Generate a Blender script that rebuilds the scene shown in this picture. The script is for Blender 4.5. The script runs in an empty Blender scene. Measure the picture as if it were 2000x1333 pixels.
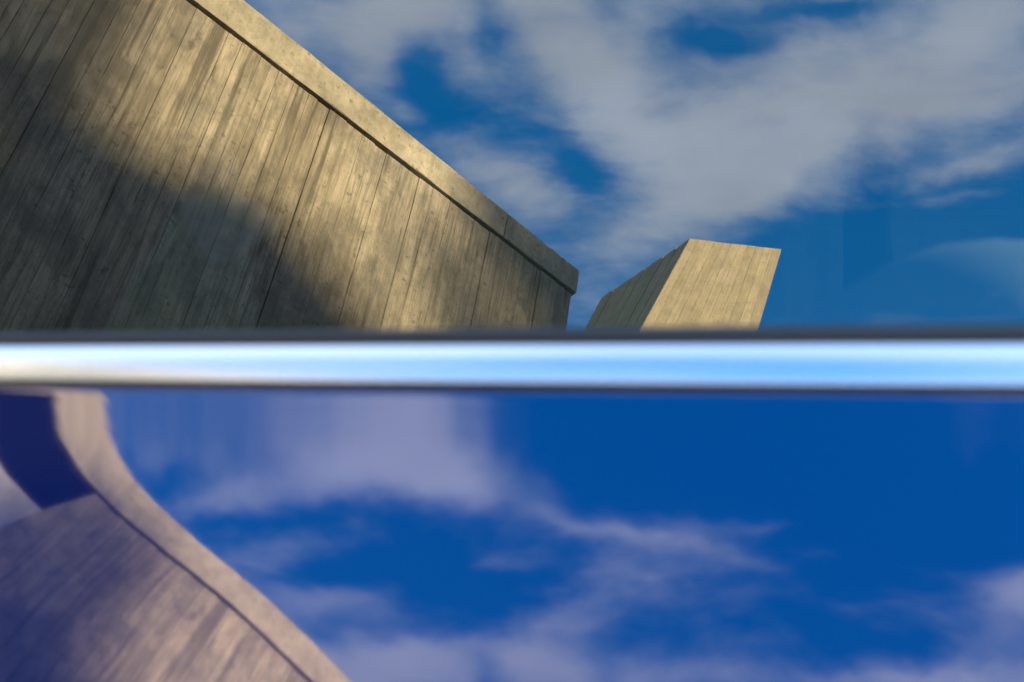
import bpy, bmesh, math, random
from math import sin, cos, radians, pi, hypot
from mathutils import Vector, Matrix

random.seed(7)
scene = bpy.context.scene
COL = scene.collection

# ------------------------------------------------------------------ camera
PSI = radians(-11.3)
CAM = Vector((0.15676, -0.78449, 0.97))
cam_data = bpy.data.cameras.new('camera')
cam_data.sensor_width = 36.0
cam_data.lens = 54.0
cam_data.clip_start = 0.02
cam_data.clip_end = 3000
cam_data.dof.use_dof = True
cam_data.dof.focus_distance = 8.6          # the wall, seen by way of the window glass
cam_data.dof.aperture_fstop = 7.0
cam = bpy.data.objects.new('camera', cam_data)
cam.location = CAM
cam.rotation_euler = (pi / 2, 0, -PSI)
COL.objects.link(cam)
scene.camera = cam

# ------------------------------------------------------------------ light
SUN_AZ, SUN_EL = radians(60), radians(25)     # azimuth from +Y towards +X
SUN = Vector((cos(SUN_EL) * sin(SUN_AZ), cos(SUN_EL) * cos(SUN_AZ), sin(SUN_EL)))
sl = bpy.data.lights.new('sun', 'SUN')
sl.energy = 5.0
sl.angle = radians(0.9)
sl.color = (1.0, 0.82, 0.51)
so = bpy.data.objects.new('sun', sl)
so.rotation_euler = SUN.to_track_quat('Z', 'Y').to_euler()
so.location = SUN * 60
COL.objects.link(so)

vs = scene.view_settings
vs.view_transform = 'Standard'
vs.look = 'None'
vs.exposure = 2.72
vs.gamma = 1.0
vs.use_curve_mapping = False

# sky: clear deep blue with a broken layer of soft cloud.  Each row is one cloud bank (or gap)
# on the cloud layer: two rows of an affine map to its unit circle, and its weight.
BLOBS = [
    (13.245, -5.245, 1.507, -6.203, -23.345, -18.763, 0.85),
    (21.423, -4.245, 3.931, -2.009, -40.473, -28.909, 0.70),
    (37.680, -8.458, 7.832, -1.374, -31.685, -24.097, 0.50),
    (51.733, -26.365, -2.468, -33.087, -62.231, -60.546, 0.45),
    (35.344, -6.388, 5.916, -1.789, -42.259, -32.457, 0.55),
    (17.947, -9.516, -2.989, -17.790, -25.711, -26.806, 0.75),
    (28.985, -12.263, -3.394, -13.056, -24.231, -24.840, 0.65),
    (21.747, -2.858, 2.646, -0.832, -18.062, -13.379, 0.65),
    (18.537, -7.469, -2.470, -11.247, -21.898, -18.406, 0.60),
    (14.180, -7.959, -4.047, -13.593, -16.451, -15.529, 0.55),
    (12.019, 0.839, 2.093, 2.901, -14.681, -12.179, 0.80),
    (13.466, 3.628, 5.135, 12.917, -22.045, -18.623, 0.60),
    (9.845, 2.484, 2.475, 5.840, -13.340, -10.860, 0.80),
    (17.396, 5.328, 5.922, 18.567, -31.257, -26.927, 0.50),
    (9.208, 2.824, 1.781, 6.065, -13.922, -11.261, 0.85),
    (11.862, 2.567, 0.341, 2.633, -14.140, -11.126, 0.85),
    (22.600, 1.720, -1.593, -2.233, -43.591, -30.623, 0.60),
    (17.776, 3.784, 2.799, 16.266, -56.453, -41.820, 0.40),
    (31.143, -2.618, 2.424, -2.078, -41.590, -29.608, 0.40),
    (18.539, 3.531, 1.010, 17.038, -78.399, -70.804, 0.45),
    (26.313, 9.148, 3.936, 40.046, -82.824, -76.702, 0.35),
    (18.319, 2.207, 0.061, 14.071, -140.937, -130.154, 0.30),
    (22.834, -2.485, 2.301, -0.173, -24.131, -24.786, 0.40),
    (22.590, -2.695, -0.189, -11.208, -72.274, -53.622, -0.70),
    (17.390, 2.076, 1.321, 14.179, -118.044, -82.976, -0.50),
    (34.005, -31.838, -12.052, -43.918, -33.496, -39.694, -0.45),
    (23.957, -16.184, -4.825, -29.753, -34.603, -36.586, -0.40),
    (21.310, -12.444, -5.728, -23.406, -27.443, -28.371, -0.30),
    (37.185, -4.233, 3.920, -1.603, -56.974, -49.716, -0.30),
    (8.608, 1.923, 1.262, 9.498, -25.885, -25.240, -0.50),
    (11.025, -2.533, 2.346, -3.170, -41.855, -21.848, 1.20),
    (19.082, -3.682, 3.409, -4.268, -57.306, -30.446, 0.70),
    (13.893, 0.102, 6.089, 12.806, -83.254, -38.361, 0.55),
    (18.130, -1.587, 8.382, 0.504, -160.385, -78.814, 0.30),
    (19.790, -2.740, 6.489, 1.552, -41.761, -23.701, 0.50),
    (15.694, -3.070, 4.042, -4.327, -58.422, -38.904, 0.75),
    (36.003, -2.865, 6.808, 2.880, -77.534, -44.004, 0.40),
    (31.743, -10.030, 0.026, -24.801, -98.175, -56.388, 0.50),
    (22.801, -7.156, -1.234, -24.066, -52.962, -31.944, 0.50),
    (25.902, -1.213, 2.789, 2.058, -45.667, -26.924, 0.55),
    (18.857, 1.009, 4.284, 13.096, -43.025, -24.943, 0.50),
    (16.246, -1.241, 2.931, 2.283, -44.168, -29.754, 0.80),
    (33.610, -3.809, 9.003, 3.926, -78.387, -52.128, 0.50),
    (18.209, 1.370, 1.248, 11.502, -101.417, -53.272, 0.60),
    (32.611, -7.227, -1.908, -28.394, -87.539, -51.120, 0.35),
    (23.194, 0.285, -0.684, 4.069, -113.836, -63.765, 0.25),
    (35.442, 1.554, -3.552, 1.488, -31.219, -18.834, 1.00),
    (8.913, 0.528, -0.143, 8.441, -69.015, -47.762, 0.80),
    (21.312, -0.538, 1.267, 5.546, -101.071, -69.804, 0.40),
    (8.932, -0.317, 0.294, -2.791, -35.034, -17.274, -1.10),
    (9.272, 0.538, -0.498, -1.701, -21.681, -10.884, -1.10),
    (19.078, -2.076, 1.923, -2.799, -34.817, -16.983, -0.25),
    (8.674, 0.404, -0.374, -0.190, -19.241, -19.380, -0.60),
    (14.956, 0.177, -0.164, -0.300, -22.385, -21.966, -0.40),
    (12.268, 0.001, -0.002, 1.268, -25.736, -15.740, -0.30),
    (30.723, -3.168, 7.502, 1.805, -47.741, -27.260, -0.35),
    (33.282, -4.187, 9.913, 3.164, -65.273, -42.846, -0.35),
    (16.865, -2.570, 6.179, 3.049, -95.057, -51.390, -0.30),
    (54.997, -26.354, -3.966, -12.905, -25.049, -21.346, -0.40),
    (12.937, 0.443, 0.803, 3.185, -97.238, -67.680, -0.40),
]


world = bpy.data.worlds.new('World')
scene.world = world
world.use_nodes = True
wt = world.node_tree
wt.nodes.clear()


def wn_(kind, **kw):
    n = wt.nodes.new(kind)
    for k, v in kw.items():
        setattr(n, k, v)
    return n


def wmath(op, a, b=None, c=None, clamp=False):
    n = wn_('ShaderNodeMath', operation=op, use_clamp=clamp)
    for i, v in enumerate((a, b, c)):
        if v is None:
            continue
        if isinstance(v, (int, float)):
            n.inputs[i].default_value = v
        else:
            wt.links.new(v, n.inputs[i])
    return n.outputs[0]


def wvec(op, a, b=None, out=0):
    n = wn_('ShaderNodeVectorMath', operation=op)
    for i, v in enumerate((a, b)):
        if v is None:
            continue
        if isinstance(v, (tuple, list)):
            n.inputs[i].default_value = v
        else:
            wt.links.new(v, n.inputs[i])
    return n.outputs[out]


def wnoise(vec, scale, detail, rough, out=0, dist=0.0):
    n = wn_('ShaderNodeTexNoise')
    n.inputs['Scale'].default_value = scale
    n.inputs['Detail'].default_value = detail
    n.inputs['Roughness'].default_value = rough
    n.inputs['Distortion'].default_value = dist
    wt.links.new(vec, n.inputs['Vector'])
    return n.outputs[out]


def smooth(val, lo, hi):
    n = wn_('ShaderNodeMapRange', interpolation_type='SMOOTHSTEP')
    n.inputs['From Min'].default_value = lo
    n.inputs['From Max'].default_value = hi
    wt.links.new(val, n.inputs['Value'])
    return n.outputs[0]


tc = wn_('ShaderNodeTexCoord')
sky = wn_('ShaderNodeTexSky', sky_type='NISHITA', sun_disc=False)
sky.sun_elevation = SUN_EL
sky.sun_rotation = SUN_AZ
sky.air_density = 1.0
sky.dust_density = 0.0
sky.ozone_density = 1.5
hs = wn_('ShaderNodeHueSaturation')
hs.inputs['Hue'].default_value = 0.502
hs.inputs['Saturation'].default_value = 1.46
hs.inputs['Value'].default_value = 1.14
wt.links.new(sky.outputs[0], hs.inputs['Color'])
sep = wn_('ShaderNodeSeparateXYZ')
wt.links.new(tc.outputs['Generated'], sep.inputs[0])
zc = wmath('MAXIMUM', sep.outputs[2], 0.07)
qx = wmath('DIVIDE', sep.outputs[0], zc)
qy = wmath('DIVIDE', sep.outputs[1], zc)
cq = wn_('ShaderNodeCombineXYZ')
wt.links.new(qx, cq.inputs[0])
wt.links.new(qy, cq.inputs[1])
cq.inputs[2].default_value = 1.0
q = cq.outputs[0]


def warp(vec, scale, amount, detail):
    c = wvec('SUBTRACT', wnoise(vec, scale, detail, 0.55, out=1), (0.5, 0.5, 0.5))
    return wvec('ADD', vec, wvec('MULTIPLY', c, (amount, amount, 0.0)))


qw = warp(q, 6.0, 0.10, 5.0)
total = 0.0
mask = None
for a, b, c, d, e, f, w in BLOBS:
    u = wvec('DOT_PRODUCT', qw, (a, b, c), out=1)
    v = wvec('DOT_PRODUCT', qw, (d, e, f), out=1)
    r2 = wmath('ADD', wmath('MULTIPLY', u, u), wmath('MULTIPLY', v, v))
    g = wmath('EXPONENT', wmath('MULTIPLY', r2, -1.0))
    total = wmath('MULTIPLY_ADD', g, w, total)
# cloud goes on away from those banks; extra veil added to pale the trim
far = wvec('DISTANCE', q, (-0.24, -0.86, 1.0), out=1)
veil_zone = smooth(far, 0.40, 0.66)
drift = smooth(wnoise(q, 1.6, 4.0, 0.55), 0.30, 0.62)
total = wmath('ADD', total, wmath('MULTIPLY', wmath('MULTIPLY_ADD', drift, 0.5, 0.42), veil_zone))
sq = wvec('MULTIPLY', warp(q, 3.0, 0.10, 2.0), (0.75, 1.25, 1.0))
fbm = wnoise(sq, 7.0, 9.0, 0.60, dist=0.3)
fine = wnoise(sq, 30.0, 6.0, 0.6)
dens = wmath('MULTIPLY_ADD', wmath('SUBTRACT', fbm, 0.5), 1.9, total)
dens = wmath('MULTIPLY_ADD', wmath('SUBTRACT', fine, 0.5), 0.85, dens)
cover = wmath('MULTIPLY', smooth(dens, -0.20, 1.40), 0.91)
# cloud body: thin edges bright, thick parts greyer
tone = wmath('MULTIPLY_ADD', wnoise(sq, 5.0, 5.0, 0.5), 0.9, 0.55)
cl = wvec('SCALE', (2.35, 2.75, 3.35), None)
wt.links.new(tone, cl.node.inputs['Scale'])
mx = wn_('ShaderNodeMix', data_type='RGBA')
wt.links.new(cover, mx.inputs[0])
wt.links.new(hs.outputs[0], mx.inputs[6])
wt.links.new(cl, mx.inputs[7])
bg = wn_('ShaderNodeBackground')
bg.inputs['Strength'].default_value = 0.09
wt.links.new(mx.outputs[2], bg.inputs['Color'])
wo = wn_('ShaderNodeOutputWorld')
wt.links.new(bg.outputs[0], wo.inputs['Surface'])
world.cycles.sampling_method = 'MANUAL'
world.cycles.sample_map_resolution = 1024

scene.cycles.max_bounces = 10
scene.cycles.transparent_max_bounces = 12
scene.cycles.sample_clamp_indirect = 8.0

# ------------------------------------------------------------------ helpers


def link(o, parent=None):
    COL.objects.link(o)
    if parent is not None:
        o.parent = parent
    return o


def empty(name, loc=(0, 0, 0), rz=0.0):
    o = bpy.data.objects.new(name, None)
    o.empty_display_size = 0.2
    o.location = loc
    o.rotation_euler = (0, 0, rz)
    return link(o)


def tag(o, label=None, cat=None, group=None, kind=None):
    for k, v in (('label', label), ('category', cat), ('group', group), ('kind', kind)):
        if v:
            o[k] = v
    return o


def mesh_obj(name, verts, faces, mat, parent=None, smooth_=False):
    me = bpy.data.meshes.new(name)
    me.from_pydata([tuple(v) for v in verts], [], faces)
    me.validate()
    me.update()
    if smooth_:
        me.polygons.foreach_set('use_smooth', [True] * len(me.polygons))
    for m in (mat if isinstance(mat, (list, tuple)) else [mat]):
        me.materials.append(m)
    return link(bpy.data.objects.new(name, me), parent)


def bm_obj(name, bm, mat, parent=None, smooth_=False):
    bmesh.ops.recalc_face_normals(bm, faces=bm.faces)
    me = bpy.data.meshes.new(name)
    bm.to_mesh(me)
    bm.free()
    if smooth_:
        me.polygons.foreach_set('use_smooth', [True] * len(me.polygons))
    me.materials.append(mat)
    return link(bpy.data.objects.new(name, me), parent)


def add_box(bm, c, s, rz=0.0, bevel=0.0):
    r = bmesh.ops.create_cube(bm, size=1.0)
    vs_ = r['verts']
    for v in vs_:
        v.co = Vector((v.co.x * s[0], v.co.y * s[1], v.co.z * s[2]))
    if bevel:
        es = list({e for v in vs_ for e in v.link_edges})
        rr = bmesh.ops.bevel(bm, geom=es, offset=bevel, segments=2, affect='EDGES', profile=0.7)
        vs_ = list({v for f in rr['faces'] for v in f.verts} | {v for v in vs_ if v.is_valid})
    m = Matrix.Rotation(rz, 4, 'Z')
    for v in vs_:
        v.co = m @ v.co + Vector(c)
    return vs_


def grid(rows, close_u=False):
    """rows: list of equally long point lists -> verts, faces"""
    n = len(rows[0])
    verts = [p for r in rows for p in r]
    faces = []
    for i in range(len(rows) - 1):
        for j in range(n - 1):
            a = i * n + j
            faces.append((a, a + 1, a + n + 1, a + n))
        if close_u:
            a = i * n + n - 1
            faces.append((a, i * n, (i + 1) * n, a + n))
    return verts, faces


# ------------------------------------------------------------------ materials


class NT:
    def __init__(self, name):
        self.m = bpy.data.materials.new(name)
        self.m.use_nodes = True
        self.t = self.m.node_tree
        self.b = self.t.nodes['Principled BSDF']
        self.o = self.t.nodes['Material Output']

    def n(self, kind, **kw):
        x = self.t.nodes.new(kind)
        for k, v in kw.items():
            setattr(x, k, v)
        return x

    def l(self, a, b):
        self.t.links.new(a, b)

    def set(self, **kw):
        for k, v in kw.items():
            self.b.inputs[k.replace('_', ' ')].default_value = v

    def math(self, op, a, b=None, c=None, clamp=False):
        x = self.n('ShaderNodeMath', operation=op, use_clamp=clamp)
        for i, v in enumerate((a, b, c)):
            if v is None:
                continue
            if isinstance(v, (int, float)):
                x.inputs[i].default_value = v
            else:
                self.l(v, x.inputs[i])
        return x.outputs[0]

    def scaled(self, vec, s, off=None):
        x = self.n('ShaderNodeVectorMath', operation='MULTIPLY')
        self.l(vec, x.inputs[0])
        x.inputs[1].default_value = s
        if off is None:
            return x.outputs[0]
        y = self.n('ShaderNodeVectorMath', operation='ADD')
        self.l(x.outputs[0], y.inputs[0])
        self.l(off, y.inputs[1])
        return y.outputs[0]

    def noise(self, vec, scale, detail=4.0, rough=0.55, dist=0.0, out=0):
        x = self.n('ShaderNodeTexNoise')
        x.inputs['Scale'].default_value = scale
        x.inputs['Detail'].default_value = detail
        x.inputs['Roughness'].default_value = rough
        x.inputs['Distortion'].default_value = dist
        if vec is not None:
            self.l(vec, x.inputs['Vector'])
        return x.outputs[out]

    def ramp(self, val, lo, hi, a=0.0, b=1.0):
        x = self.n('ShaderNodeMapRange', interpolation_type='SMOOTHSTEP')
        x.inputs['From Min'].default_value = lo
        x.inputs['From Max'].default_value = hi
        x.inputs['To Min'].default_value = a
        x.inputs['To Max'].default_value = b
        self.l(val, x.inputs['Value'])
        return x.outputs[0]

    def mix(self, fac, a, b, blend='MIX'):
        x = self.n('ShaderNodeMix', data_type='RGBA', blend_type=blend)
        for i, v in ((0, fac), (6, a), (7, b)):
            if isinstance(v, (int, float)):
                x.inputs[i].default_value = v
            elif isinstance(v, tuple):
                x.inputs[i].default_value = (*v, 1.0) if len(v) == 3 else v
            else:
                self.l(v, x.inputs[i])
        return x.outputs[2]

    def bump(self, h, strength, dist):
        x = self.n('ShaderNodeBump')
        x.inputs['Strength'].default_value = strength
        x.inputs['Distance'].default_value = dist
        self.l(h, x.inputs['Height'])
        self.l(x.outputs[0], self.b.inputs['Normal'])


def simple(name, col, rough=0.6, metal=0.0, ior=1.45, var=0.0, scale=8.0):
    k = NT(name)
    k.set(Base_Color=(*col, 1), Roughness=rough, Metallic=metal, IOR=ior)
    if var:
        g = k.n('ShaderNodeNewGeometry').outputs['Position']
        f = k.noise(g, scale, 6.0)
        k.l(k.mix(f, tuple(c * (1 - var) for c in col), tuple(min(1, c * (1 + var)) for c in col)), k.b.inputs['Base Color'])
    return k.m


def concrete(name, base, board=True, grain=1.0, stain=1.0, knots=0.75, mottle=0.7):
    """weathered concrete; local Z runs up the wall, so grain and runs follow it"""
    k = NT(name)
    tc_ = k.n('ShaderNodeTexCoord')
    oi = k.n('ShaderNodeObjectInfo')
    pos = k.n('ShaderNodeNewGeometry').outputs['Position']
    rnd = oi.outputs['Random']
    off = k.n('ShaderNodeCombineXYZ')
    k.l(k.math('MULTIPLY', rnd, 37.0), off.inputs[0])
    k.l(k.math('MULTIPLY', rnd, 91.0), off.inputs[2])
    o = tc_.outputs['Object']
    ov = k.scaled(o, (1, 1, 1), off.outputs[0]) if board else o
    # fine wood grain printed by the shuttering, medium streaks, long water runs
    if board:
        g1 = k.noise(k.scaled(ov, (52, 52, 1.5)), 1.0, 6.0, 0.7, 1.1)
        g2 = k.noise(k.scaled(ov, (20, 20, 0.8)), 1.0, 6.0, 0.62, 1.2)
    else:
        g1 = k.noise(k.scaled(o, (30, 30, 22)), 1.0, 6.0, 0.7)
        g2 = k.noise(k.scaled(o, (4, 4, 3)), 1.0, 7.0, 0.62, 0.4)
    run = k.noise(k.scaled(pos, (9, 9, 0.8)), 1.0, 7.0, 0.66, 0.5)
    run2 = k.noise(k.scaled(pos, (2.6, 2.6, 0.5)), 1.0, 6.0, 0.6, 0.3)
    blot = k.noise(pos, 3.1, 7.0, 0.66)
    spk = k.noise(pos, 70.0, 3.0, 0.6)
    pore = k.noise(pos, 28.0, 2.0, 0.5)
    # knots: squashed cells, only now and then
    vo = k.n('ShaderNodeTexVoronoi')
    vo.inputs['Scale'].default_value = 1.0
    k.l(k.scaled(ov, (5.5, 5.5, 1.7)), vo.inputs['Vector'])
    kd = k.math('ADD', vo.outputs['Distance'], k.math('MULTIPLY', pore, 0.16))
    knot = k.ramp(kd, 0.10, 0.24, 1.0, 0.0)
    b0 = tuple(c * 0.80 for c in base)
    b1 = tuple(min(1, c * 1.18) for c in base)
    col = k.mix(k.ramp(g2, 0.28, 0.72), b0, b1)
    if board:
        col = k.mix(0.3, col, k.mix(rnd, tuple(c * 0.66 for c in base), tuple(min(1, c * 1.3) for c in base)))
    # grime: olive-grey clouds, broad damp streaks
    cloud = k.noise(k.scaled(pos, (1, 1, 0.6)), 6.5, 8.0, 0.72, 0.3)
    col = k.mix(k.ramp(cloud, 0.42, 0.66, 0.0, mottle), col, tuple((c * 0.42 + d) for c, d in zip(base, (0.0, 0.006, 0.004))))
    col = k.mix(k.ramp(blot, 0.44, 0.66, 0.0, mottle), col, (0.135, 0.128, 0.105))
    col = k.mix(k.ramp(run2, 0.46, 0.68, 0.0, 0.65 * stain), col, tuple(c * 0.36 for c in base))
    if board:
        ink = k.noise(k.scaled(ov, (34, 34, 1.1)), 1.0, 6.0, 0.72, 0.7)
        col = k.mix(k.ramp(ink, 0.55, 0.68, 0.0, 0.75 * stain), col, tuple(c * 0.18 for c in base))
    col = k.mix(k.ramp(g1, 0.38, 0.54, 0.50 * grain, 0.0), col, tuple(c * 0.34 for c in base))
    col = k.mix(k.ramp(run, 0.52, 0.74, 0.0, 0.75 * stain), col, tuple(c * 0.26 for c in base))
    if board and stain > 0.6:
        zz = k.n('ShaderNodeSeparateXYZ')
        k.l(pos, zz.inputs[0])
        drip = k.noise(k.scaled(pos, (15, 15, 0.42)), 1.0, 5.0, 0.6, 0.4)
        drip = k.math('MULTIPLY', k.ramp(drip, 0.55, 0.66), k.ramp(zz.outputs[2], 5.4, 6.9))
        col = k.mix(k.math('MULTIPLY', drip, 0.8), col, tuple(c * 0.20 for c in base))
    if board:
        col = k.mix(k.math('MULTIPLY', knot, knots), col, tuple(c * 0.22 for c in base))
    col = k.mix(k.ramp(pore, 0.64, 0.72, 0.0, 0.7), col, tuple(c * 0.3 for c in base))
    col = k.mix(k.ramp(spk, 0.62, 0.70, 0.0, 0.65), col, tuple(c * 0.25 for c in base))
    k.l(col, k.b.inputs['Base Color'])
    k.set(Roughness=0.86, IOR=1.4)
    h = k.math('MULTIPLY_ADD', g1, 0.7 * grain, k.math('MULTIPLY_ADD', g2, 0.6, k.math('MULTIPLY', spk, 0.3)))
    k.bump(h, 0.7, 0.008)
    return k.m


def car_paint():
    k = NT('blue_car_paint')
    k.set(Base_Color=(0.001, 0.011, 0.10, 1), Roughness=0.025, IOR=2.55)
    k.b.inputs['Specular Tint'].default_value = (0.92, 0.86, 1.0, 1)
    # the faint ripple of sprayed lacquer
    pos = k.n('ShaderNodeNewGeometry').outputs['Position']
    k.bump(k.noise(pos, 130.0, 2.0, 0.5), 0.004, 0.0012)
    return k.m


def window_glass(name, tint):
    """tinted side glass: a mirror-like outer face over a dim view into the car"""
    k = NT(name)
    k.t.nodes.remove(k.b)
    fr = k.n('ShaderNodeFresnel')
    fr.inputs['IOR'].default_value = 2.75
    gl = k.n('ShaderNodeBsdfGlossy')
    gl.inputs['Roughness'].default_value = 0.0
    gl.inputs['Color'].default_value = (1.0, 0.98, 0.95, 1)
    tr = k.n('ShaderNodeBsdfTransparent')
    tr.inputs['Color'].default_value = (*tint, 1)
    ms = k.n('ShaderNodeMixShader')
    bf = k.n('ShaderNodeNewGeometry').outputs['Backfacing']
    k.l(k.math('MULTIPLY', fr.outputs[0], k.math('SUBTRACT', 1.0, bf)), ms.inputs[0])
    k.l(tr.outputs[0], ms.inputs[1])
    k.l(gl.outputs[0], ms.inputs[2])
    k.l(ms.outputs[0], k.o.inputs['Surface'])
    return k.m


def clear_tint(name='glass_inner_face', col=(0.9, 0.93, 0.92)):
    k = NT(name)
    k.t.nodes.remove(k.b)
    tr = k.n('ShaderNodeBsdfTransparent')
    tr.inputs['Color'].default_value = (*col, 1)
    k.l(tr.outputs[0], k.o.inputs['Surface'])
    return k.m


def leaf_mat():
    k = NT('leaf')
    g = k.n('ShaderNodeNewGeometry').outputs['Position']
    k.l(k.mix(k.noise(g, 2.0, 4.0), (0.035, 0.06, 0.018), (0.10, 0.13, 0.04)), k.b.inputs['Base Color'])
    k.set(Roughness=0.55)
    return k.m


M_BOARD = concrete('board_marked_concrete', (0.345, 0.302, 0.22))
M_COPING = concrete('cast_concrete', (0.36, 0.325, 0.24), board=False, grain=0.5, stain=0.5, mottle=0.5)
M_PALE = concrete('pale_smooth_concrete', (0.46, 0.46, 0.45), board=False, grain=0.1, stain=0.1, mottle=0.15)
M_CORE = simple('concrete_core', (0.075, 0.066, 0.052), 0.9, var=0.3)
M_TOWER = concrete('tower_concrete', (0.36, 0.305, 0.20), grain=0.5, stain=0.15, knots=0.0, mottle=0.25)
M_DARKGLASS = simple('dark_glazing', (0.002, 0.003, 0.006), 0.3, ior=1.12)
M_PAINT = car_paint()
M_GLASS = window_glass('tinted_window_glass', (0.16, 0.205, 0.22))
M_GLASS_FAR = window_glass('privacy_glass', (0.02, 0.026, 0.027))
M_GLASS_IN = clear_tint()
M_REAR = clear_tint('dark_rear_screen', (0.03, 0.035, 0.036))
M_SCREEN = clear_tint('tinted_screen', (0.6, 0.65, 0.65))
M_CHROME = simple('polished_trim', (0.90, 0.91, 0.92), 0.21, metal=1.0)
M_RUBBER = simple('black_rubber', (0.014, 0.018, 0.026), 0.30, ior=1.6)
M_GAP = simple('shadow_gap_plastic', (0.008, 0.008, 0.01), 0.7)
M_TYRE = simple('tyre_rubber', (0.02, 0.02, 0.02), 0.8, var=0.2)
M_RIM = simple('alloy', (0.6, 0.61, 0.62), 0.25, metal=1.0)
M_SEAT = simple('pale_grey_leather', (0.5, 0.53, 0.54), 0.5, var=0.05)
M_TRIMIN = simple('cabin_plastic', (0.014, 0.014, 0.015), 0.6)
M_CABIN = simple('pale_bounce_lining', (0.5, 0.52, 0.53), 0.9)  # floor, roof lining and dashboard made pale to bounce light onto the seats
M_CARD = simple('pale_card', (0.55, 0.60, 0.60), 0.6, var=0.1, scale=300.0)
M_LAMP = simple('lamp_lens', (0.75, 0.77, 0.8), 0.05, ior=1.5)
M_TAIL = simple('tail_lens', (0.35, 0.01, 0.01), 0.08, ior=1.5)
M_ASPHALT = simple('asphalt', (0.055, 0.054, 0.052), 0.9, var=0.35, scale=25.0)
M_PAVE = simple('paving_concrete', (0.26, 0.25, 0.23), 0.9, var=0.2, scale=3.0)
M_BARK = simple('bark', (0.10, 0.075, 0.05), 0.95, var=0.4, scale=9.0)
M_LEAF = leaf_mat()

# ------------------------------------------------------------------ setting
bm = bmesh.new()
bmesh.ops.create_grid(bm, x_segments=1, y_segments=1, size=600)
tag(bm_obj('ground', bm, M_ASPHALT), kind='structure')

# the wall's plan line: origin W0, running direction WD, facing WN
WD = Vector((0.62736412, -0.77872605, 0.0))
WN = Vector((0.77872605, 0.62736412, 0.0))
W0 = Vector((0.0, -7.690545, 0.0))
WALL_RZ = math.atan2(WD.y, WD.x)


def wall_pt(s, z, out=0.0):
    return W0 + WD * s + WN * out + Vector((0, 0, z))


bm = bmesh.new()
add_box(bm, (0, 0, 0), (20, 2.4, 0.13), 0, 0.012)
pv = bm_obj('pavement', bm, M_PAVE)
pv.location = wall_pt(-9, 0.066, 1.25)
pv.rotation_euler = (0, 0, WALL_RZ)
tag(pv, kind='structure')

# ------------------------------------------------------------------ concrete building
bld = empty('concrete_building', wall_pt(-8, 0), WALL_RZ)     # local X along the wall, local Y out of it
tag(bld, 'large board-marked concrete building with sloping roof edge, mirrored at the left of the window', 'building')
S0 = 8.0          # local x = s + S0
END, JAMB, LEFT = -2.115, -5.95, -16.0
JTOP = -5.74        # the board wall's left edge slants back from JAMB to here under the coping
ZG = 6.957        # top of boards (shadow groove above)
bm = bmesh.new()
# core: set back behind the boards, carries everything
x0, x1 = JTOP + S0 - 0.02, END + S0
add_box(bm, ((x0 + x1) / 2, -3.61, 3.585), (x1 - x0, 7.0, 7.03))
wall = bm_obj('wall', bm, M_CORE, bld)
bm = bmesh.new()
x0, x1 = LEFT + S0, JTOP + S0 - 0.022
add_box(bm, ((x0 + x1) / 2, -3.75, 3.585), (x1 - x0, 7.0, 7.03))
bm_obj('rear_wall', bm, M_CORE, bld)

# boards printed into the wall: one strip each, joints recessed, faces uneven
s = JAMB
board_meshes = {}
while s < END - 0.02:
    w = random.choice((0.055, 0.07, 0.08, 0.09, 0.105, 0.12, 0.14))
    if s + w > END - 0.05:
        w = END - s
    cut = s < JTOP - 0.02
    if cut:
        w = min(w, JTOP - s)
        w = JTOP - s if JTOP - s - w < 0.05 else w
    key = round(w, 3) if not cut else round(s, 4)
    if key not in board_meshes:
        bm = bmesh.new()
        g = 0.0005
        add_box(bm, (w / 2, -0.05, ZG / 2), (w - 2 * g, 0.136, ZG - 0.002), 0, 0.0016)
        bmesh.ops.subdivide_edges(bm, edges=[e for e in bm.edges if abs((e.verts[0].co - e.verts[1].co).z) > 3 and max(e.verts[0].co.y, e.verts[1].co.y) > 0], cuts=44)
        for v in bm.verts:
            if v.co.y > 0 and 0.1 < v.co.z < ZG - 0.1:
                v.co.x += random.gauss(0, 0.0007)
                v.co.y += random.gauss(0, 0.0006)
            if cut and v.co.z > 6.3:
                f = max(0.0, min(1.0, (s + v.co.x - JAMB) / (JTOP - JAMB)))
                v.co.z = min(v.co.z, 6.25 + (ZG - 6.25) * f ** 0.8)
        bmesh.ops.recalc_face_normals(bm, faces=bm.faces)
        me = bpy.data.meshes.new('board')
        bm.to_mesh(me)
        bm.free()
        me.materials.append(M_BOARD)
        board_meshes[key] = me
    o = link(bpy.data.objects.new('board', board_meshes[key]), wall)
    dep = random.uniform(-0.003, 0.003)
    o.location = (s + S0, -0.018 + dep, 0.002)
    o.rotation_euler = (random.uniform(-0.0006, 0.0006), 0, random.uniform(-0.009, 0.009))
    o.scale = (1.0 - random.random() ** 3 * 0.022, 1, 1)
    s += w

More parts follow.
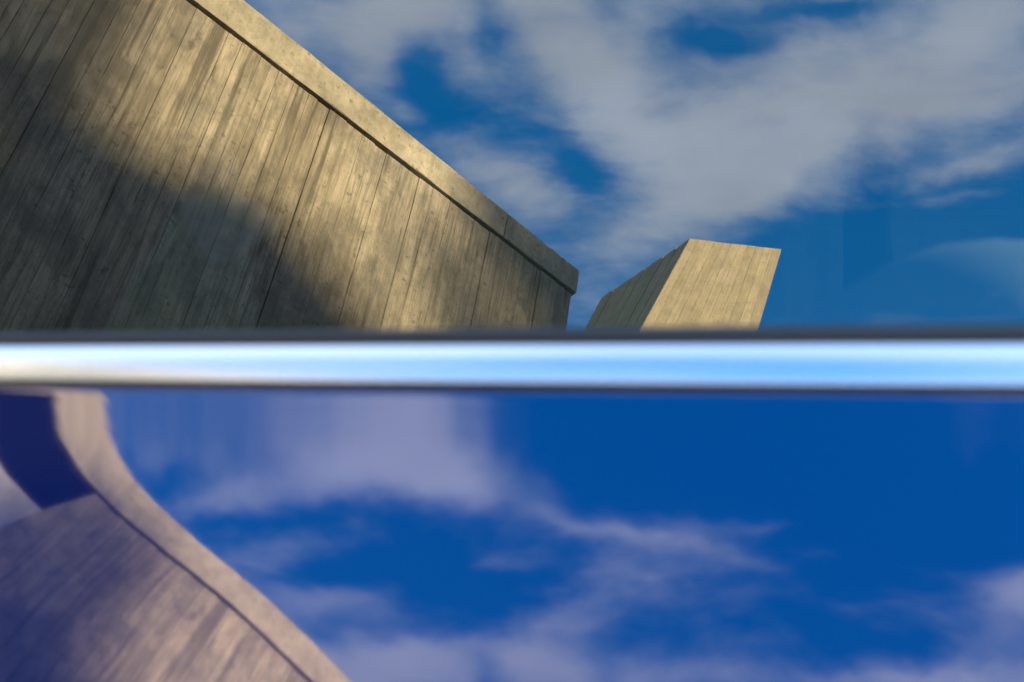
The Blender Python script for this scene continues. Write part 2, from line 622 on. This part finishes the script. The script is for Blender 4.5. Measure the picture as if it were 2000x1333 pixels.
# coping blocks with butt joints; they oversail the wall a little
cuts = [END + 0.03, -2.70, -6.9, -7.9, -9.6, -11.4, -13.2, -14.8, LEFT]
for a, b in zip(cuts[1:], cuts[:-1]):
    bm = bmesh.new()
    add_box(bm, (0, 0, 0), (b - a - 0.004, 0.62, 0.272), 0, 0.007)
    # chip the top arris a little
    bmesh.ops.subdivide_edges(bm, edges=[e for e in bm.edges if abs((e.verts[0].co - e.verts[1].co).x) > 0.3], cuts=26)
    for v in bm.verts:
        if v.co.y > 0.28:
            k = random.gauss(0, 0.0016)
            v.co.z += k if v.co.z > 0.1 else 0.4 * k
            v.co.y += random.gauss(0, 0.0012)
        if v.co.z > 0.1:                # the top falls gently towards the free end
            v.co.z -= 0.030 * ((a + b) / 2 + v.co.x + 4.9)
    o = bm_obj('coping_block', bm, M_COPING, bld)
    o.location = ((a + b) / 2 + S0, 0.012 - 0.31 + random.uniform(-0.0015, 0.0015), 6.982 + 0.136)

# the next bay: dark clerestory glazing under the coping and pale smooth panels below it
bm = bmesh.new()
add_box(bm, (0, 0, 0), (-JAMB + LEFT, 0.02, 0.37))
xa, xb = LEFT + S0, JAMB + S0
n_bay = 4
bw = (xb - 0.02 - xa) / n_bay
bm.free()
for i in range(n_bay):
    ax, bx = xb - 0.02 - (i + 1) * bw, xb - 0.02 - i * bw
    bm = bmesh.new()
    br = bx if i else JTOP + S0 - 0.02
    zl = 6.76 if i else 6.59
    add_box(bm, ((ax + br) / 2, -0.03, zl), (br - ax - 0.03, 0.02, 0.39 + 2 * (6.76 - zl)))
    gz = bm_obj('clerestory_pane', bm, M_DARKGLASS, bld)
    bm = bmesh.new()
    add_box(bm, (ax + 0.012, -0.03, 6.76), (0.05, 0.06, 0.385), 0, 0.004)
    bm_obj('mullion', bm, M_RUBBER, bld)
    bm = bmesh.new()
    pr_ = bx if i else JAMB + S0 + 0.15
    add_box(bm, ((ax + pr_) / 2, -0.124, 3.285), (pr_ - ax - 0.012, 0.25, 6.56), 0, 0.006)
    bm_obj('smooth_panel', bm, M_PALE, bld)

# ------------------------------------------------------------------ leaning tower behind
A = Vector((-2.37860, -20.73883, 22.97))
B = Vector((-0.58111, -21.06680, 22.97))
E_ = Vector((-4.34346, -22.41321, 22.97))
D_ = Vector((-3.2092, -20.2388, 19.6661))
C_ = Vector((-1.0289, -20.6797, 20.0741))
G_ = Vector((-4.6481, -22.0901, 21.3760))
twr = empty('concrete_tower', (-2.5, -21.3, 0))
tag(twr, 'leaning concrete tower top with one sunlit face and one dark face against blue sky', 'tower')
TO = twr.location


def tower_ring(a, b, e, inset=0.0):
    f = b + e - a
    c = (a + b + e + f) / 4
    return [p + (c - p).normalized() * inset - TO for p in (a, b, f, e)]


rings = [tower_ring(A, B, E_, 0.05), tower_ring(D_, C_, G_, 0.05)]
rings.append([Vector((p.x, p.y, 0.0)) for p in rings[-1]])
verts = [p for r_ in rings for p in r_]
faces = [(3, 2, 1, 0)]
for i in range(2):
    for j in range(4):
        faces.append((i * 4 + j, i * 4 + (j + 1) % 4, (i + 1) * 4 + (j + 1) % 4, (i + 1) * 4 + j))
faces.append((8, 9, 10, 11))
shaft = mesh_obj('shaft', verts, faces, M_CORE, twr)


def tower_boards(p, q_, pb, qb, outn, n):
    """strips laid side by side on the face with top edge p -> q_ and bottom edge pb -> qb"""
    for i in range(n):
        dep = random.uniform(-0.005, 0.008)
        f0, f1 = (i + 0.012) / n, (i + 0.988) / n
        top_, bot_ = [p.lerp(q_, f0), p.lerp(q_, f1)], [pb.lerp(qb, f0), pb.lerp(qb, f1)]
        vs_ = [pt + outn * (k - 0.05) - TO for k in (0.052 + dep, -0.01) for pt in top_ + bot_]
        zax = (top_[0] - bot_[0]).normalized()
        yax = zax.cross((q_ - p).normalized()).normalized()
        xax = yax.cross(zax)
        m = Matrix((xax, yax, zax)).transposed().to_4x4()
        m.translation = vs_[0]
        inv = m.inverted()
        fs = [(0, 1, 3, 2), (4, 6, 7, 5), (0, 4, 5, 1), (2, 3, 7, 6), (0, 2, 6, 4), (1, 5, 7, 3)]
        o = mesh_obj('board', [inv @ v for v in vs_], fs, M_TOWER, shaft)
        bm_ = bmesh.new()
        bm_.from_mesh(o.data)
        bmesh.ops.recalc_face_normals(bm_, faces=bm_.faces)
        bm_.to_mesh(o.data)
        bm_.free()
        o.matrix_local = m


def face_normal(p, q_, r_, inside):
    nn = (q_ - p).cross(r_ - p).normalized()
    return nn if nn.dot(p - inside) > 0 else -nn


cen = (B + E_ + D_) / 3 + Vector((0, -1, 0))
tower_boards(A, B, D_, C_, face_normal(A, B, D_, cen), 11)
tower_boards(E_, A, G_, D_, face_normal(E_, A, D_, cen), 14)

# ------------------------------------------------------------------ trees across the street (they throw the soft shade on the wall)


def tube(bm, pts, rads, seg=8):
    rings_ = []
    for i, p in enumerate(pts):
        d = (pts[min(i + 1, len(pts) - 1)] - pts[max(i - 1, 0)]).normalized()
        a = d.orthogonal().normalized()
        b = d.cross(a)
        rings_.append([bm.verts.new(p + (a * cos(2 * pi * k / seg) + b * sin(2 * pi * k / seg)) * rads[i]) for k in range(seg)])
    for r0, r1 in zip(rings_, rings_[1:]):
        for k in range(seg):
            bm.faces.new((r0[k], r0[(k + 1) % seg], r1[(k + 1) % seg], r1[k]))


def make_tree(label, base, lobes, leaves, leaf):
    t = empty('broadleaf_tree', base)
    tag(t, label, 'tree', 'trees across the street')
    base = Vector(base)
    vol = sum(r ** 1.8 * d for _, r, d in lobes)
    verts, faces = [], []
    for c, r, dn in lobes:
        for _ in range(int(leaves * r ** 1.8 * dn / vol)):
            u = Vector((random.gauss(0, 1), random.gauss(0, 1), random.gauss(0, 1))).normalized()
            p = c - base + u * r * (random.random() ** 0.45)
            a = Vector((random.gauss(0, 1), random.gauss(0, 1), random.gauss(0, 1))).normalized()
            b = a.orthogonal().normalized()
            L = leaf * random.uniform(0.6, 1.3)
            i = len(verts)
            verts += [p - a * L, p + b * L * 0.5 - a * 0.1 * L, p + a * L, p - b * L * 0.5 - a * 0.1 * L]
            faces.append((i, i + 1, i + 2, i + 3))
    mesh_obj('crown', verts, faces, M_LEAF, t)
    bm_ = bmesh.new()
    zt = min(c.z for c, r, d in lobes) - base.z
    cx = sum((c for c, r, d in lobes), Vector()) / len(lobes) - base
    fork = Vector((cx.x * 0.25, cx.y * 0.25, zt * 0.72))
    tube(bm_, [Vector((0, 0, -0.1)), Vector((0.1, 0.03, zt * 0.25)), Vector((0.06, 0.1, zt * 0.5)), fork, Vector((cx.x * .8, cx.y * .8, cx.z))],
         [0.42, 0.33, 0.28, 0.24, 0.10], 10)
    for c, r, d in lobes[::2]:
        e = c - base
        mid = fork.lerp(e, 0.55) + Vector((0, 0, 0.25))
        tube(bm_, [fork, mid, e], [0.13, 0.07, 0.025], 6)
    bm_obj('trunk', bm_, M_BARK, t, True)
    return t


def lobe(s, z, r, t, d=1.0):
    return (wall_pt(s, z) + SUN * t, r, d)


TA, TB = 33.0, 31.0
lobesA = [lobe(-5.55, 4.75, .42, TA), lobe(-5.15, 5.38, .44, TA + 1), lobe(-4.78, 5.5, .42, TA - 1), lobe(-4.4, 5.55, .42, TA),
          lobe(-4.02, 5.58, .42, TA + 1), lobe(-3.72, 5.45, .40, TA - 1), lobe(-3.52, 5.2, .42, TA), lobe(-3.45, 4.8, .5, TA),
          lobe(-5.1, 4.5, .9, TA, 1.2), lobe(-4.3, 4.75, .9, TA + 1, 1.2), lobe(-3.9, 4.6, .8, TA - 1, 1.2),
          lobe(-6.2, 4.0, 1.2, TA), lobe(-5.1, 3.2, 1.7, TA + 1), lobe(-4.0, 3.2, 1.5, TA - 1), lobe(-6.6, 2.6, 1.6, TA),
          lobe(-4.8, 1.6, 1.7, TA), lobe(-3.2, 2.4, 1.4, TA), lobe(-6.05, 6.2, .45, TA, .22), lobe(-5.5, 5.9, .55, TA, .36), lobe(-4.25, 5.75, .45, TA, .3), lobe(-3.6, 5.75, .4, TA, .14),
          lobe(-5.6, 6.6, .6, TA, .34), lobe(-6.4, 5.4, .6, TA, .5), lobe(-5.65, 5.5, .42, TA, .28), lobe(-5.3, 5.6, .30, TA - 1, .2)]
lobesB = [lobe(-2.72, 6.7, .36, TB, .22), lobe(-2.5, 7.1, .42, TB, .6), lobe(-2.25, 6.8, .42, TB + 1, .5), lobe(-2.62, 6.2, .34, TB, .2),
          lobe(-2.3, 6.2, .5, TB, .3), lobe(-2.85, 7.25, .25, TB, .8), lobe(-1.7, 6.9, .8, TB), lobe(-1.1, 6.2, 1.1, TB),
          lobe(-1.6, 5.2, 1.2, TB + 1), lobe(-.4, 5.2, 1.4, TB - 1), lobe(-1.4, 3.9, 1.5, TB), lobe(0.2, 4.0, 1.4, TB),
          lobe(-.6, 7.0, .9, TB), lobe(-3.05, 6.55, .35, TB, .22), lobe(-2.85, 6.15, .35, TB, .3)]
gA = wall_pt(-4.9, 0) + SUN * TA
gB = wall_pt(-1.0, 0) + SUN * TB
make_tree('tall leafy street tree with the broad dense crown', (gA.x, gA.y, 0), lobesA, 75000, 0.10)
make_tree('tall leafy street tree with the narrower open crown', (gB.x, gB.y, 0), lobesB, 34000, 0.09)


# unseen trees added to block the low sky and deepen the wall's shade
def round_lobes(hgt, seed):
    rr = random.Random(seed)
    out = []
    for _ in range(26):
        a, e = rr.uniform(0, 2 * pi), rr.uniform(0, 1)
        rad = 3.4 * math.sqrt(rr.random()) * (1 - 0.45 * abs(2 * e - 0.8))
        out.append((Vector((cos(a) * rad, sin(a) * rad, hgt * (0.26 + 0.66 * e))), rr.uniform(0.9, 1.6), 1.0))
    return out


ADDED_ROW = [(9.0, 20.0, 15.5, 'added sky-blocking round leafy tree nearest behind the parked car'), (1.0, 23.0, 20.0, 'added sky-blocking round leafy tree second along the far side of the street'),
       (-8.0, 24.0, 21.0, 'added sky-blocking round leafy tree third along the far side of the street'), (-16.0, 23.0, 20.0, 'added sky-blocking round leafy tree fourth along the far side of the street'),
       (16.0, 14.0, 12.0, 'added sky-blocking short leafy tree between the taller street trees'), (19.0, 2.5, 11.5, 'added sky-blocking short leafy tree before the broad tall street tree'),
       (22.0, -4.0, 13.0, 'added sky-blocking round leafy tree at the street corner'), (22.0, -12.0, 19.0, 'added sky-blocking round leafy tree past the street corner'),
       (20.0, -20.0, 20.0, 'added sky-blocking round leafy tree farthest along the side street')]
proto = make_tree(ADDED_ROW[0][3], (0, 0, 0), round_lobes(15.0, 3), 26000, 0.20)
for i, (x, y, hgt, lab) in enumerate(ADDED_ROW):
    if i == 0:
        t = proto
    else:
        t = proto.copy()
        COL.objects.link(t)
        for ch in proto.children:
            c = ch.copy()
            COL.objects.link(c)
            c.parent = t
    t.location = (x, y, 0)
    t.rotation_euler = (0, 0, i * 1.9)
    k = hgt / 15.0
    t.scale = (1.25, 1.25, k)
    t['label'] = lab

# ------------------------------------------------------------------ the parked car
CY = 0.80                                   # the car's centre line in Y
car = empty('parked_car', (0, CY, 0))
tag(car, 'glossy blue parked car, its door, polished trim and tinted window filling the picture', 'car')
CO = Vector((0, CY, 0))

# outer skin, belt to sill, as tilt (degrees from upright) against height below the belt
KN_Z = [0.9436, 0.9363, 0.9188, 0.9016, 0.8868, 0.8648, 0.8472, 0.8240, 0.8033]
KN_T = [32.997, 33.313, 33.906, 34.215, 34.275, 34.117, 33.899, 33.835, 33.835]


def tilt(z):
    if z < KN_Z[-1]:
        k = min(1.0, (KN_Z[-1] - z) / 0.55)
        return 33.835 - 52.0 * (k ** 0.75)
    for i in range(len(KN_Z) - 1):
        if KN_Z[i] >= z >= KN_Z[i + 1]:
            f = (KN_Z[i] - z) / (KN_Z[i] - KN_Z[i + 1])
            # smooth through the knots
            t0 = KN_T[max(i - 1, 0)]
            t1, t2 = KN_T[i], KN_T[i + 1]
            t3 = KN_T[min(i + 2, len(KN_T) - 1)]
            return 0.5 * (2 * t1 + (t2 - t0) * f + (2 * t0 - 5 * t1 + 4 * t2 - t3) * f * f + (3 * t1 - t0 - 3 * t2 + t3) * f ** 3)
    return KN_T[0]


skin = []
# rolled lip under the trim
lip_top = [(-0.0100, 0.9462), (-0.0122, 0.94655), (-0.0142, 0.94635), (-0.0158, 0.94575), (-0.0170, 0.94495)]
y, z = -0.018, 0.94355
skin = [(a, b) for a, b in lip_top] + [(y, z)]
while z > 0.27:
    dz = 0.0016 if z > 0.79 else 0.02
    t = radians(tilt(z - dz / 2))
    z -= dz
    y -= dz * math.tan(t)
    skin.append((y, z))
SILL = skin[-1]


def shape(x):
    """plan taper and wedge of the body towards its ends"""
    e = max(0.0, abs(x) - 1.0) / 1.2
    return 0.26 * e ** 2.4, -0.10 * e ** 2


WHEELS = [(-1.36, 0.33), (1.34, 0.33)]


def arch(x):
    zb = 0.27
    for wx, wr in WHEELS:
        d = abs(x - wx)
        if d < 0.395:
            zb = max(zb, 0.315 + math.sqrt(0.395 ** 2 - d * d))
    return zb


def skin_at(zt):
    for (a, b), (c, d) in zip(skin, skin[1:]):
        if b >= zt >= d:
            return a + (c - a) * (b - zt) / max(1e-9, b - d)
    return skin[-1][0]


def side_panel(name, xs, mirror, parent):
    rows = []
    top = [p for p in skin if p[1] > 0.80 or p in skin[:6]]
    low_n = 26
    for x in xs:
        iy, iz = shape(x)
        zb = arch(x)
        row = []
        zs = top[-1][1]
        lo = [(skin_at(zs + (zb - zs) * k / low_n), zs + (zb - zs) * k / low_n) for k in range(1, low_n + 1)]
        lo.append((lo[-1][0] + 0.03, lo[-1][1] + 0.0))
        for (yy, zz) in top + lo:
            yw = yy + iy
            if mirror:
                yw = 2 * CY - yw
            row.append(Vector((x, yw, zz + iz)) - CO)
        rows.append(row)
    v_, f_ = grid(rows)
    if mirror:
        f_ = [tuple(reversed(q_)) for q_ in f_]
    f_ = [tuple(reversed(q_)) for q_ in f_]
    return mesh_obj(name, v_, f_, M_PAINT, parent, True)


def rng(a, b, n):
    return [a + (b - a) * i / n for i in range(n + 1)]


D0, D1 = -0.66, 0.72
door = side_panel('door', rng(D0, D1, 30), False, car)
door['label'] = 'blue lacquered door panel reflecting building and clouds'
door_f = side_panel('door', rng(D0, D1, 12), True, car)
for mir in (False, True):
    side_panel('front_fender', rng(D1 + 0.005, 2.2, 70), mir, car)
    side_panel('rear_fender', rng(-2.2, D0 - 0.005, 70), mir, car)

# inner shell behind the panel gaps, decks, ends
bm = bmesh.new()
add_box(bm, (0, 0, 0.60), (1.9, 1.54, 0.52))
bm_obj('inner_shell', bm, M_GAP, car)
for nm, xa, xb in (('hood', 0.98, 2.2), ('trunk_lid', -2.2, -1.08)):
    rows = []
    for x in rng(xa, xb, 24):
        iy, iz = shape(x)
        y0 = skin[0][0] + iy
        row = []
        for k in range(17):
            f = k / 16
            row.append(Vector((x, y0 + (2 * (CY - y0)) * f, skin[0][1] + iz + 0.07 * (1 - (2 * f - 1) ** 2) * (1 - 0.35 * max(0, abs(x) - 1)))) - CO)
        rows.append(row)
    v_, f_ = grid(rows)
    mesh_obj(nm, v_, f_, M_PAINT, car, True)
for nm, x in (('front_bumper', 2.2), ('rear_bumper', -2.2)):
    iy, iz = shape(x)
    sg = 1 if x > 0 else -1
    pr = [p for p in skin[::6]] + [SILL]
    rows = []
    for bul, sc in ((0.0, 1.0), (0.06, 0.985), (0.10, 0.93), (0.115, 0.85)):
        row = [Vector((x + sg * bul, CY + (yy + iy - CY) * sc, 0.6 + (zz + iz - 0.6) * sc)) - CO for yy, zz in pr]
        row += [Vector((x + sg * bul, CY - (yy + iy - CY) * sc, 0.6 + (zz + iz - 0.6) * sc)) - CO for yy, zz in reversed(pr)]
        rows.append(row)
    v_, f_ = grid(rows, close_u=True)
    n0 = len(rows[0])
    f_.append(tuple(range(len(v_) - n0, len(v_))))
    mesh_obj(nm, v_, f_, M_PAINT, car, True)
    for sy in (-1, 1):
        bm = bmesh.new()
        add_box(bm, (x + sg * 0.10, sy * 0.52, 0.68), (0.06, 0.28, 0.11), 0, 0.02)
        bm_obj('headlight' if x > 0 else 'tail_light', bm, M_LAMP if x > 0 else M_TAIL, car, True)
for wx, wr in WHEELS:
    for sy in (-1, 1):
        bm = bmesh.new()
        prof = [(0.20, -0.10), (0.29, -0.11), (0.325, -0.09), (0.33, 0.0), (0.325, 0.09), (0.29, 0.11), (0.20, 0.10)]
        rings_ = [[bm.verts.new((r_ * cos(2 * pi * k / 40), yy, r_ * sin(2 * pi * k / 40))) for k in range(40)] for r_, yy in prof]
        for r0, r1 in zip(rings_, rings_[1:]):
            for k in range(40):
                bm.faces.new((r0[k], r0[(k + 1) % 40], r1[(k + 1) % 40], r1[k]))
        wh = bm_obj('wheel', bm, M_TYRE, car, True)
        wh.location = (wx, sy * 0.76, 0.33)
        bm = bmesh.new()
        bmesh.ops.create_cone(bm, cap_ends=True, segments=32, radius1=0.055, radius2=0.05, depth=0.05, matrix=Matrix.Translation((0, sy * 0.08, 0)) @ Matrix.Rotation(pi / 2, 4, 'X'))
        for k in range(5):
            a = 2 * pi * k / 5
            vv = add_box(bm, (0, 0, 0), (0.045, 0.03, 0.18), 0, 0.006)
            mm = Matrix.Translation((0, sy * 0.08, 0)) @ Matrix.Rotation(a, 4, 'Y') @ Matrix.Translation((0, 0, 0.115))
            for v in vv:
                v.co = mm @ v.co
        bm_obj('rim', bm, M_RIM, wh)
        bm = bmesh.new()
        bmesh.ops.create_cone(bm, cap_ends=True, segments=32, radius1=0.205, radius2=0.205, depth=0.06, matrix=Matrix.Rotation(pi / 2, 4, 'X'))
        bm_obj('brake_disc', bm, M_TRIMIN, wh)

# side glass: outer face in the plane tilted 21.4 degrees
TAU = radians(21.4)


def gl_y(z_):
    return (z_ - 0.97) * math.tan(TAU)


def pane(name, poly, mirror, parent):
    """poly: (x, z) outline; a 4 mm thick pane"""
    nn = Vector((0, -cos(TAU), sin(TAU)))
    fr_, bk = [], []
    for x, z_ in poly:
        p = Vector((x, gl_y(z_), z_))
        pb = p - nn * 0.004
        if mirror:
            p.y, pb.y = 2 * CY - p.y, 2 * CY - pb.y
        fr_.append(p - CO)
        bk.append(pb - CO)
    n_ = len(poly)
    f_ = [tuple(range(n_)), tuple(range(2 * n_ - 1, n_ - 1, -1))]
    f_ += [(i, i + n_, (i + 1) % n_ + n_, (i + 1) % n_) for i in range(n_)]
    if mirror:
        f_ = [tuple(reversed(t_)) for t_ in f_]
    o = mesh_obj(name, fr_ + bk, f_, [M_GLASS_FAR if mirror else M_GLASS, M_GLASS_IN], parent)
    for i, p in enumerate(o.data.polygons):
        p.material_index = 0 if i == 0 else 1
    return o


ZB, ZR = 0.945, 1.33
for mir, dr in ((False, door), (True, door_f)):
    wg = pane('window_glass', [(-0.60, ZB), (0.86, ZB), (0.62, 1.20), (0.46, ZR), (-0.60, ZR)], mir, dr)
    if not mir:
        wg['label'] = 'dark tinted window glass mirroring concrete building and cloudy sky'
    pane('quarter_glass', [(-1.12, ZB), (-0.68, ZB), (-0.68, ZR), (-0.82, ZR)], mir, car)


def sweep(name, prof_fn, xs, mat, parent, mirror=False, smooth_=True):
    rows = []
    for x in xs:
        row = []
        for yy, zz in prof_fn(x):
            row.append(Vector((x, (2 * CY - yy) if mirror else yy, zz)) - CO)
        rows.append(row)
    v_, f_ = grid(rows, close_u=True)
    n_ = len(rows[0])
    f_.append(tuple(range(n_ - 1, -1, -1)))
    f_.append(tuple(range(len(v_) - n_, len(v_))))
    o = mesh_obj(name, v_, f_, mat, parent, smooth_)
    bm_ = bmesh.new()
    bm_.from_mesh(o.data)
    bmesh.ops.recalc_face_normals(bm_, faces=bm_.faces)
    bm_.to_mesh(o.data)
    bm_.free()
    return o


def belt_top(x):
    return 0.97080 + 0.00814 * x


def trim_profile(x):
    """bright moulding: face nearly flat and leaning back, rounded over the top and in at the foot"""
    z0, z1 = 0.9490, belt_top(x)
    h = z1 - z0
    fr_ = [0.0, 0.005, 0.014, 0.03, 0.2, 0.35, 0.5, 0.6, 0.7, 0.8, 0.87, 0.93, 0.97, 1.0]
    tl = [-10, 8, 24, 29.8, 30.8, 32.0, 34.0, 38.5, 43.0, 47, 51, 56, 62]
    yy, zz = -0.0192, z0
    pts = [(-0.004, z0 + 0.0005), (yy + 0.0008, z0)]
    pts = [(-0.004, z0 + 0.0005)]
    pts.append((yy, zz))
    for i in range(len(tl)):
        dz = (fr_[i + 1] - fr_[i]) * h
        sub = 3
        for k in range(sub):
            t0 = tl[i]
            t1 = tl[min(i + 1, len(tl) - 1)]
            t_ = radians(t0 + (t1 - t0) * (k / sub))
            yy += dz / sub * math.tan(t_)
            zz += dz / sub
            pts.append((yy, zz))
    pts.append((0.006, zz - 0.0005))
    return pts


def seal_profile(x):
    zt = belt_top(x)
    return [(-0.0050, zt - 0.004), (-0.0052, zt + 0.0008), (-0.0047, zt + 0.0028), (-0.0030, zt + 0.0046), (0.0, zt + 0.0058),
            (0.0065, zt + 0.0058), (0.006, zt - 0.004)]


XS = rng(-0.60, 0.72, 40)
for mir, dr in ((False, door), (True, door_f)):
    bt = sweep('belt_trim', trim_profile, XS, M_CHROME, dr, mir)
    ws = sweep('window_seal', seal_profile, XS, M_RUBBER, dr, mir)
    if not mir:
        bt['label'] = 'bright polished trim strip under the window'
        ws['label'] = 'thin black rubber seal along the foot of the window glass'
    sweep('belt_backing', lambda x: [(-0.0075, 0.938), (-0.0075, 0.9495), (0.01, 0.9495), (0.01, 0.938)], XS, M_GAP, dr, mir, False)
    # handle, out of the picture
    bm = bmesh.new()
    add_box(bm, (0, 0, 0), (0.19, 0.022, 0.028), 0, 0.008)
    hd = bm_obj('door_handle', bm, M_CHROME, dr, True)
    hy = skin_at(0.80) - 0.02
    hd.location = Vector((-0.52, hy if not mir else 2 * CY - hy, 0.80)) - CO

# roof, pillars, windscreens, cabin
rows = []
for x, z_ in ((-0.98, 1.30), (-0.90, 1.345), (-0.6, 1.385), (-0.2, 1.40), (0.2, 1.385), (0.42, 1.35), (0.50, 1.31)):
    row = []
    for k in range(13):
        f = k / 12
        c = 1 - abs(2 * f - 1) ** 3
        ye = gl_y(1.315)
        row.append(Vector((x, ye + (2 * (CY - ye)) * f, z_ - 0.07 * (1 - c) * min(1, (z_ - 1.28) * 12))) - CO)
    rows.append(row)
v_, f_ = grid(rows)
rf = mesh_obj('roof', v_, f_, M_PAINT, car, True)
so_ = rf.modifiers.new('solid', 'SOLIDIFY')
so_.thickness = 0.02


def bar(name, p, q_, w, d, mat, parent):
    bm_ = bmesh.new()
    p, q_ = Vector(p), Vector(q_)
    ax = (q_ - p).normalized()
    sy = ax.cross(Vector((0, 1, 0))).normalized()
    sx = ax.cross(sy)
    vs_ = []
    for c in (p, q_):
        for a, b in ((-1, -1), (1, -1), (1, 1), (-1, 1)):
            vs_.append(bm_.verts.new(c + sx * a * w / 2 + sy * b * d / 2))
    for fq in ((0, 1, 2, 3), (7, 6, 5, 4), (0, 4, 5, 1), (1, 5, 6, 2), (2, 6, 7, 3), (3, 7, 4, 0)):
        bm_.faces.new([vs_[k] for k in fq])
    return bm_obj(name, bm_, mat, parent)


for sgn in (1, -1):
    def yy_(z_):
        return sgn * (gl_y(z_) + 0.022 - CY)
    bar('pillar', (-0.64, yy_(0.93), 0.93), (-0.64, yy_(1.33), 1.33), 0.05, 0.16, M_TRIMIN, car)
    bar('pillar', (0.90, yy_(0.93), 0.93), (0.47, yy_(1.33), 1.33), 0.05, 0.14, M_TRIMIN, car)
    bar('pillar', (-1.20, yy_(0.93), 0.93), (-0.86, yy_(1.33), 1.33), 0.06, 0.22, M_TRIMIN, car)
y0, y1 = gl_y(0.95) - CY + 0.03, gl_y(1.32) - CY + 0.03
for nm, xb_, xt_ in (('windscreen', 1.0, 0.49), ('rear_screen', -1.30, -0.95)):
    o = mesh_obj(nm, [(xb_, y0, 0.95), (xb_, -y0, 0.95), (xt_, -y1, 1.325), (xt_, y1, 1.325)], [(0, 1, 2, 3)], [M_SCREEN if xb_ > 0 else M_REAR], car)
    so_ = o.modifiers.new('solid', 'SOLIDIFY')
    so_.thickness = 0.004
bm = bmesh.new()
add_box(bm, (-0.1, 0, 0.88), (1.9, 1.36, 0.03))
bm_obj('cabin_floor', bm, M_CABIN, car)
bm = bmesh.new()
add_box(bm, (-0.22, 0, 1.318), (1.25, 1.2, 0.012))
bm_obj('bounce_headliner', bm, M_CABIN, car)  # pale reflector added under the roof to lift the seats
bm = bmesh.new()
add_box(bm, (0.82, 0, 0.925), (0.26, 1.3, 0.06), 0, 0.02)
bm_obj('dashboard', bm, M_CABIN, car)


def cushion(name, c, s, ry, parent, mat, power=3.2):
    """superellipsoid cushion"""
    rows_ = []
    sg = lambda v: (abs(v) ** (2 / power)) * (1 if v >= 0 else -1)
    for i in range(17):
        th = -pi / 2 + pi * i / 16
        row = []
        for k in range(32):
            ph = 2 * pi * k / 32
            row.append(Vector((s[0] * sg(cos(th)) * sg(cos(ph)), s[1] * sg(cos(th)) * sg(sin(ph)), s[2] * sg(sin(th)))))
        rows_.append(row)
    v2, f2 = grid(rows_, close_u=True)
    o = mesh_obj(name, v2, f2, mat, parent, True)
    o.location = c
    o.rotation_euler = (0, ry, 0)
    return o


for sgn in (-1, 1):
    st = cushion('seat', (0.2875, sgn * 0.38, 0.807), (0.21, 0.23, 0.24), 0.0, car, M_SEAT, 2.0)

# a card lying behind the glass
nn = Vector((0, -cos(TAU), sin(TAU)))
cp = [(-0.2172, 1.0688), (-0.2060, 1.0480), (-0.1930, 1.0295), (-0.1880, 1.0268), (-0.1810, 1.0267), (-0.1740, 1.0300), (-0.1480, 1.0475), (-0.1600, 1.0590), (-0.1733, 1.0662)]
c0 = Vector((-0.185, gl_y(1.045), 1.045)) - nn * 0.03
pv_ = [Vector((x, gl_y(z_), z_)) - nn * 0.03 - c0 for x, z_ in cp]
pb_ = [p - nn * 0.0012 for p in pv_]
n_ = len(cp)
card = mesh_obj('paper_card', pv_ + pb_, [tuple(range(n_)), tuple(range(2 * n_ - 1, n_ - 1, -1))] + [(i, i + n_, (i + 1) % n_ + n_, (i + 1) % n_) for i in range(n_)], M_CARD)
card.location = c0
tag(card, 'faint pale card behind the window glass at the left', 'card')
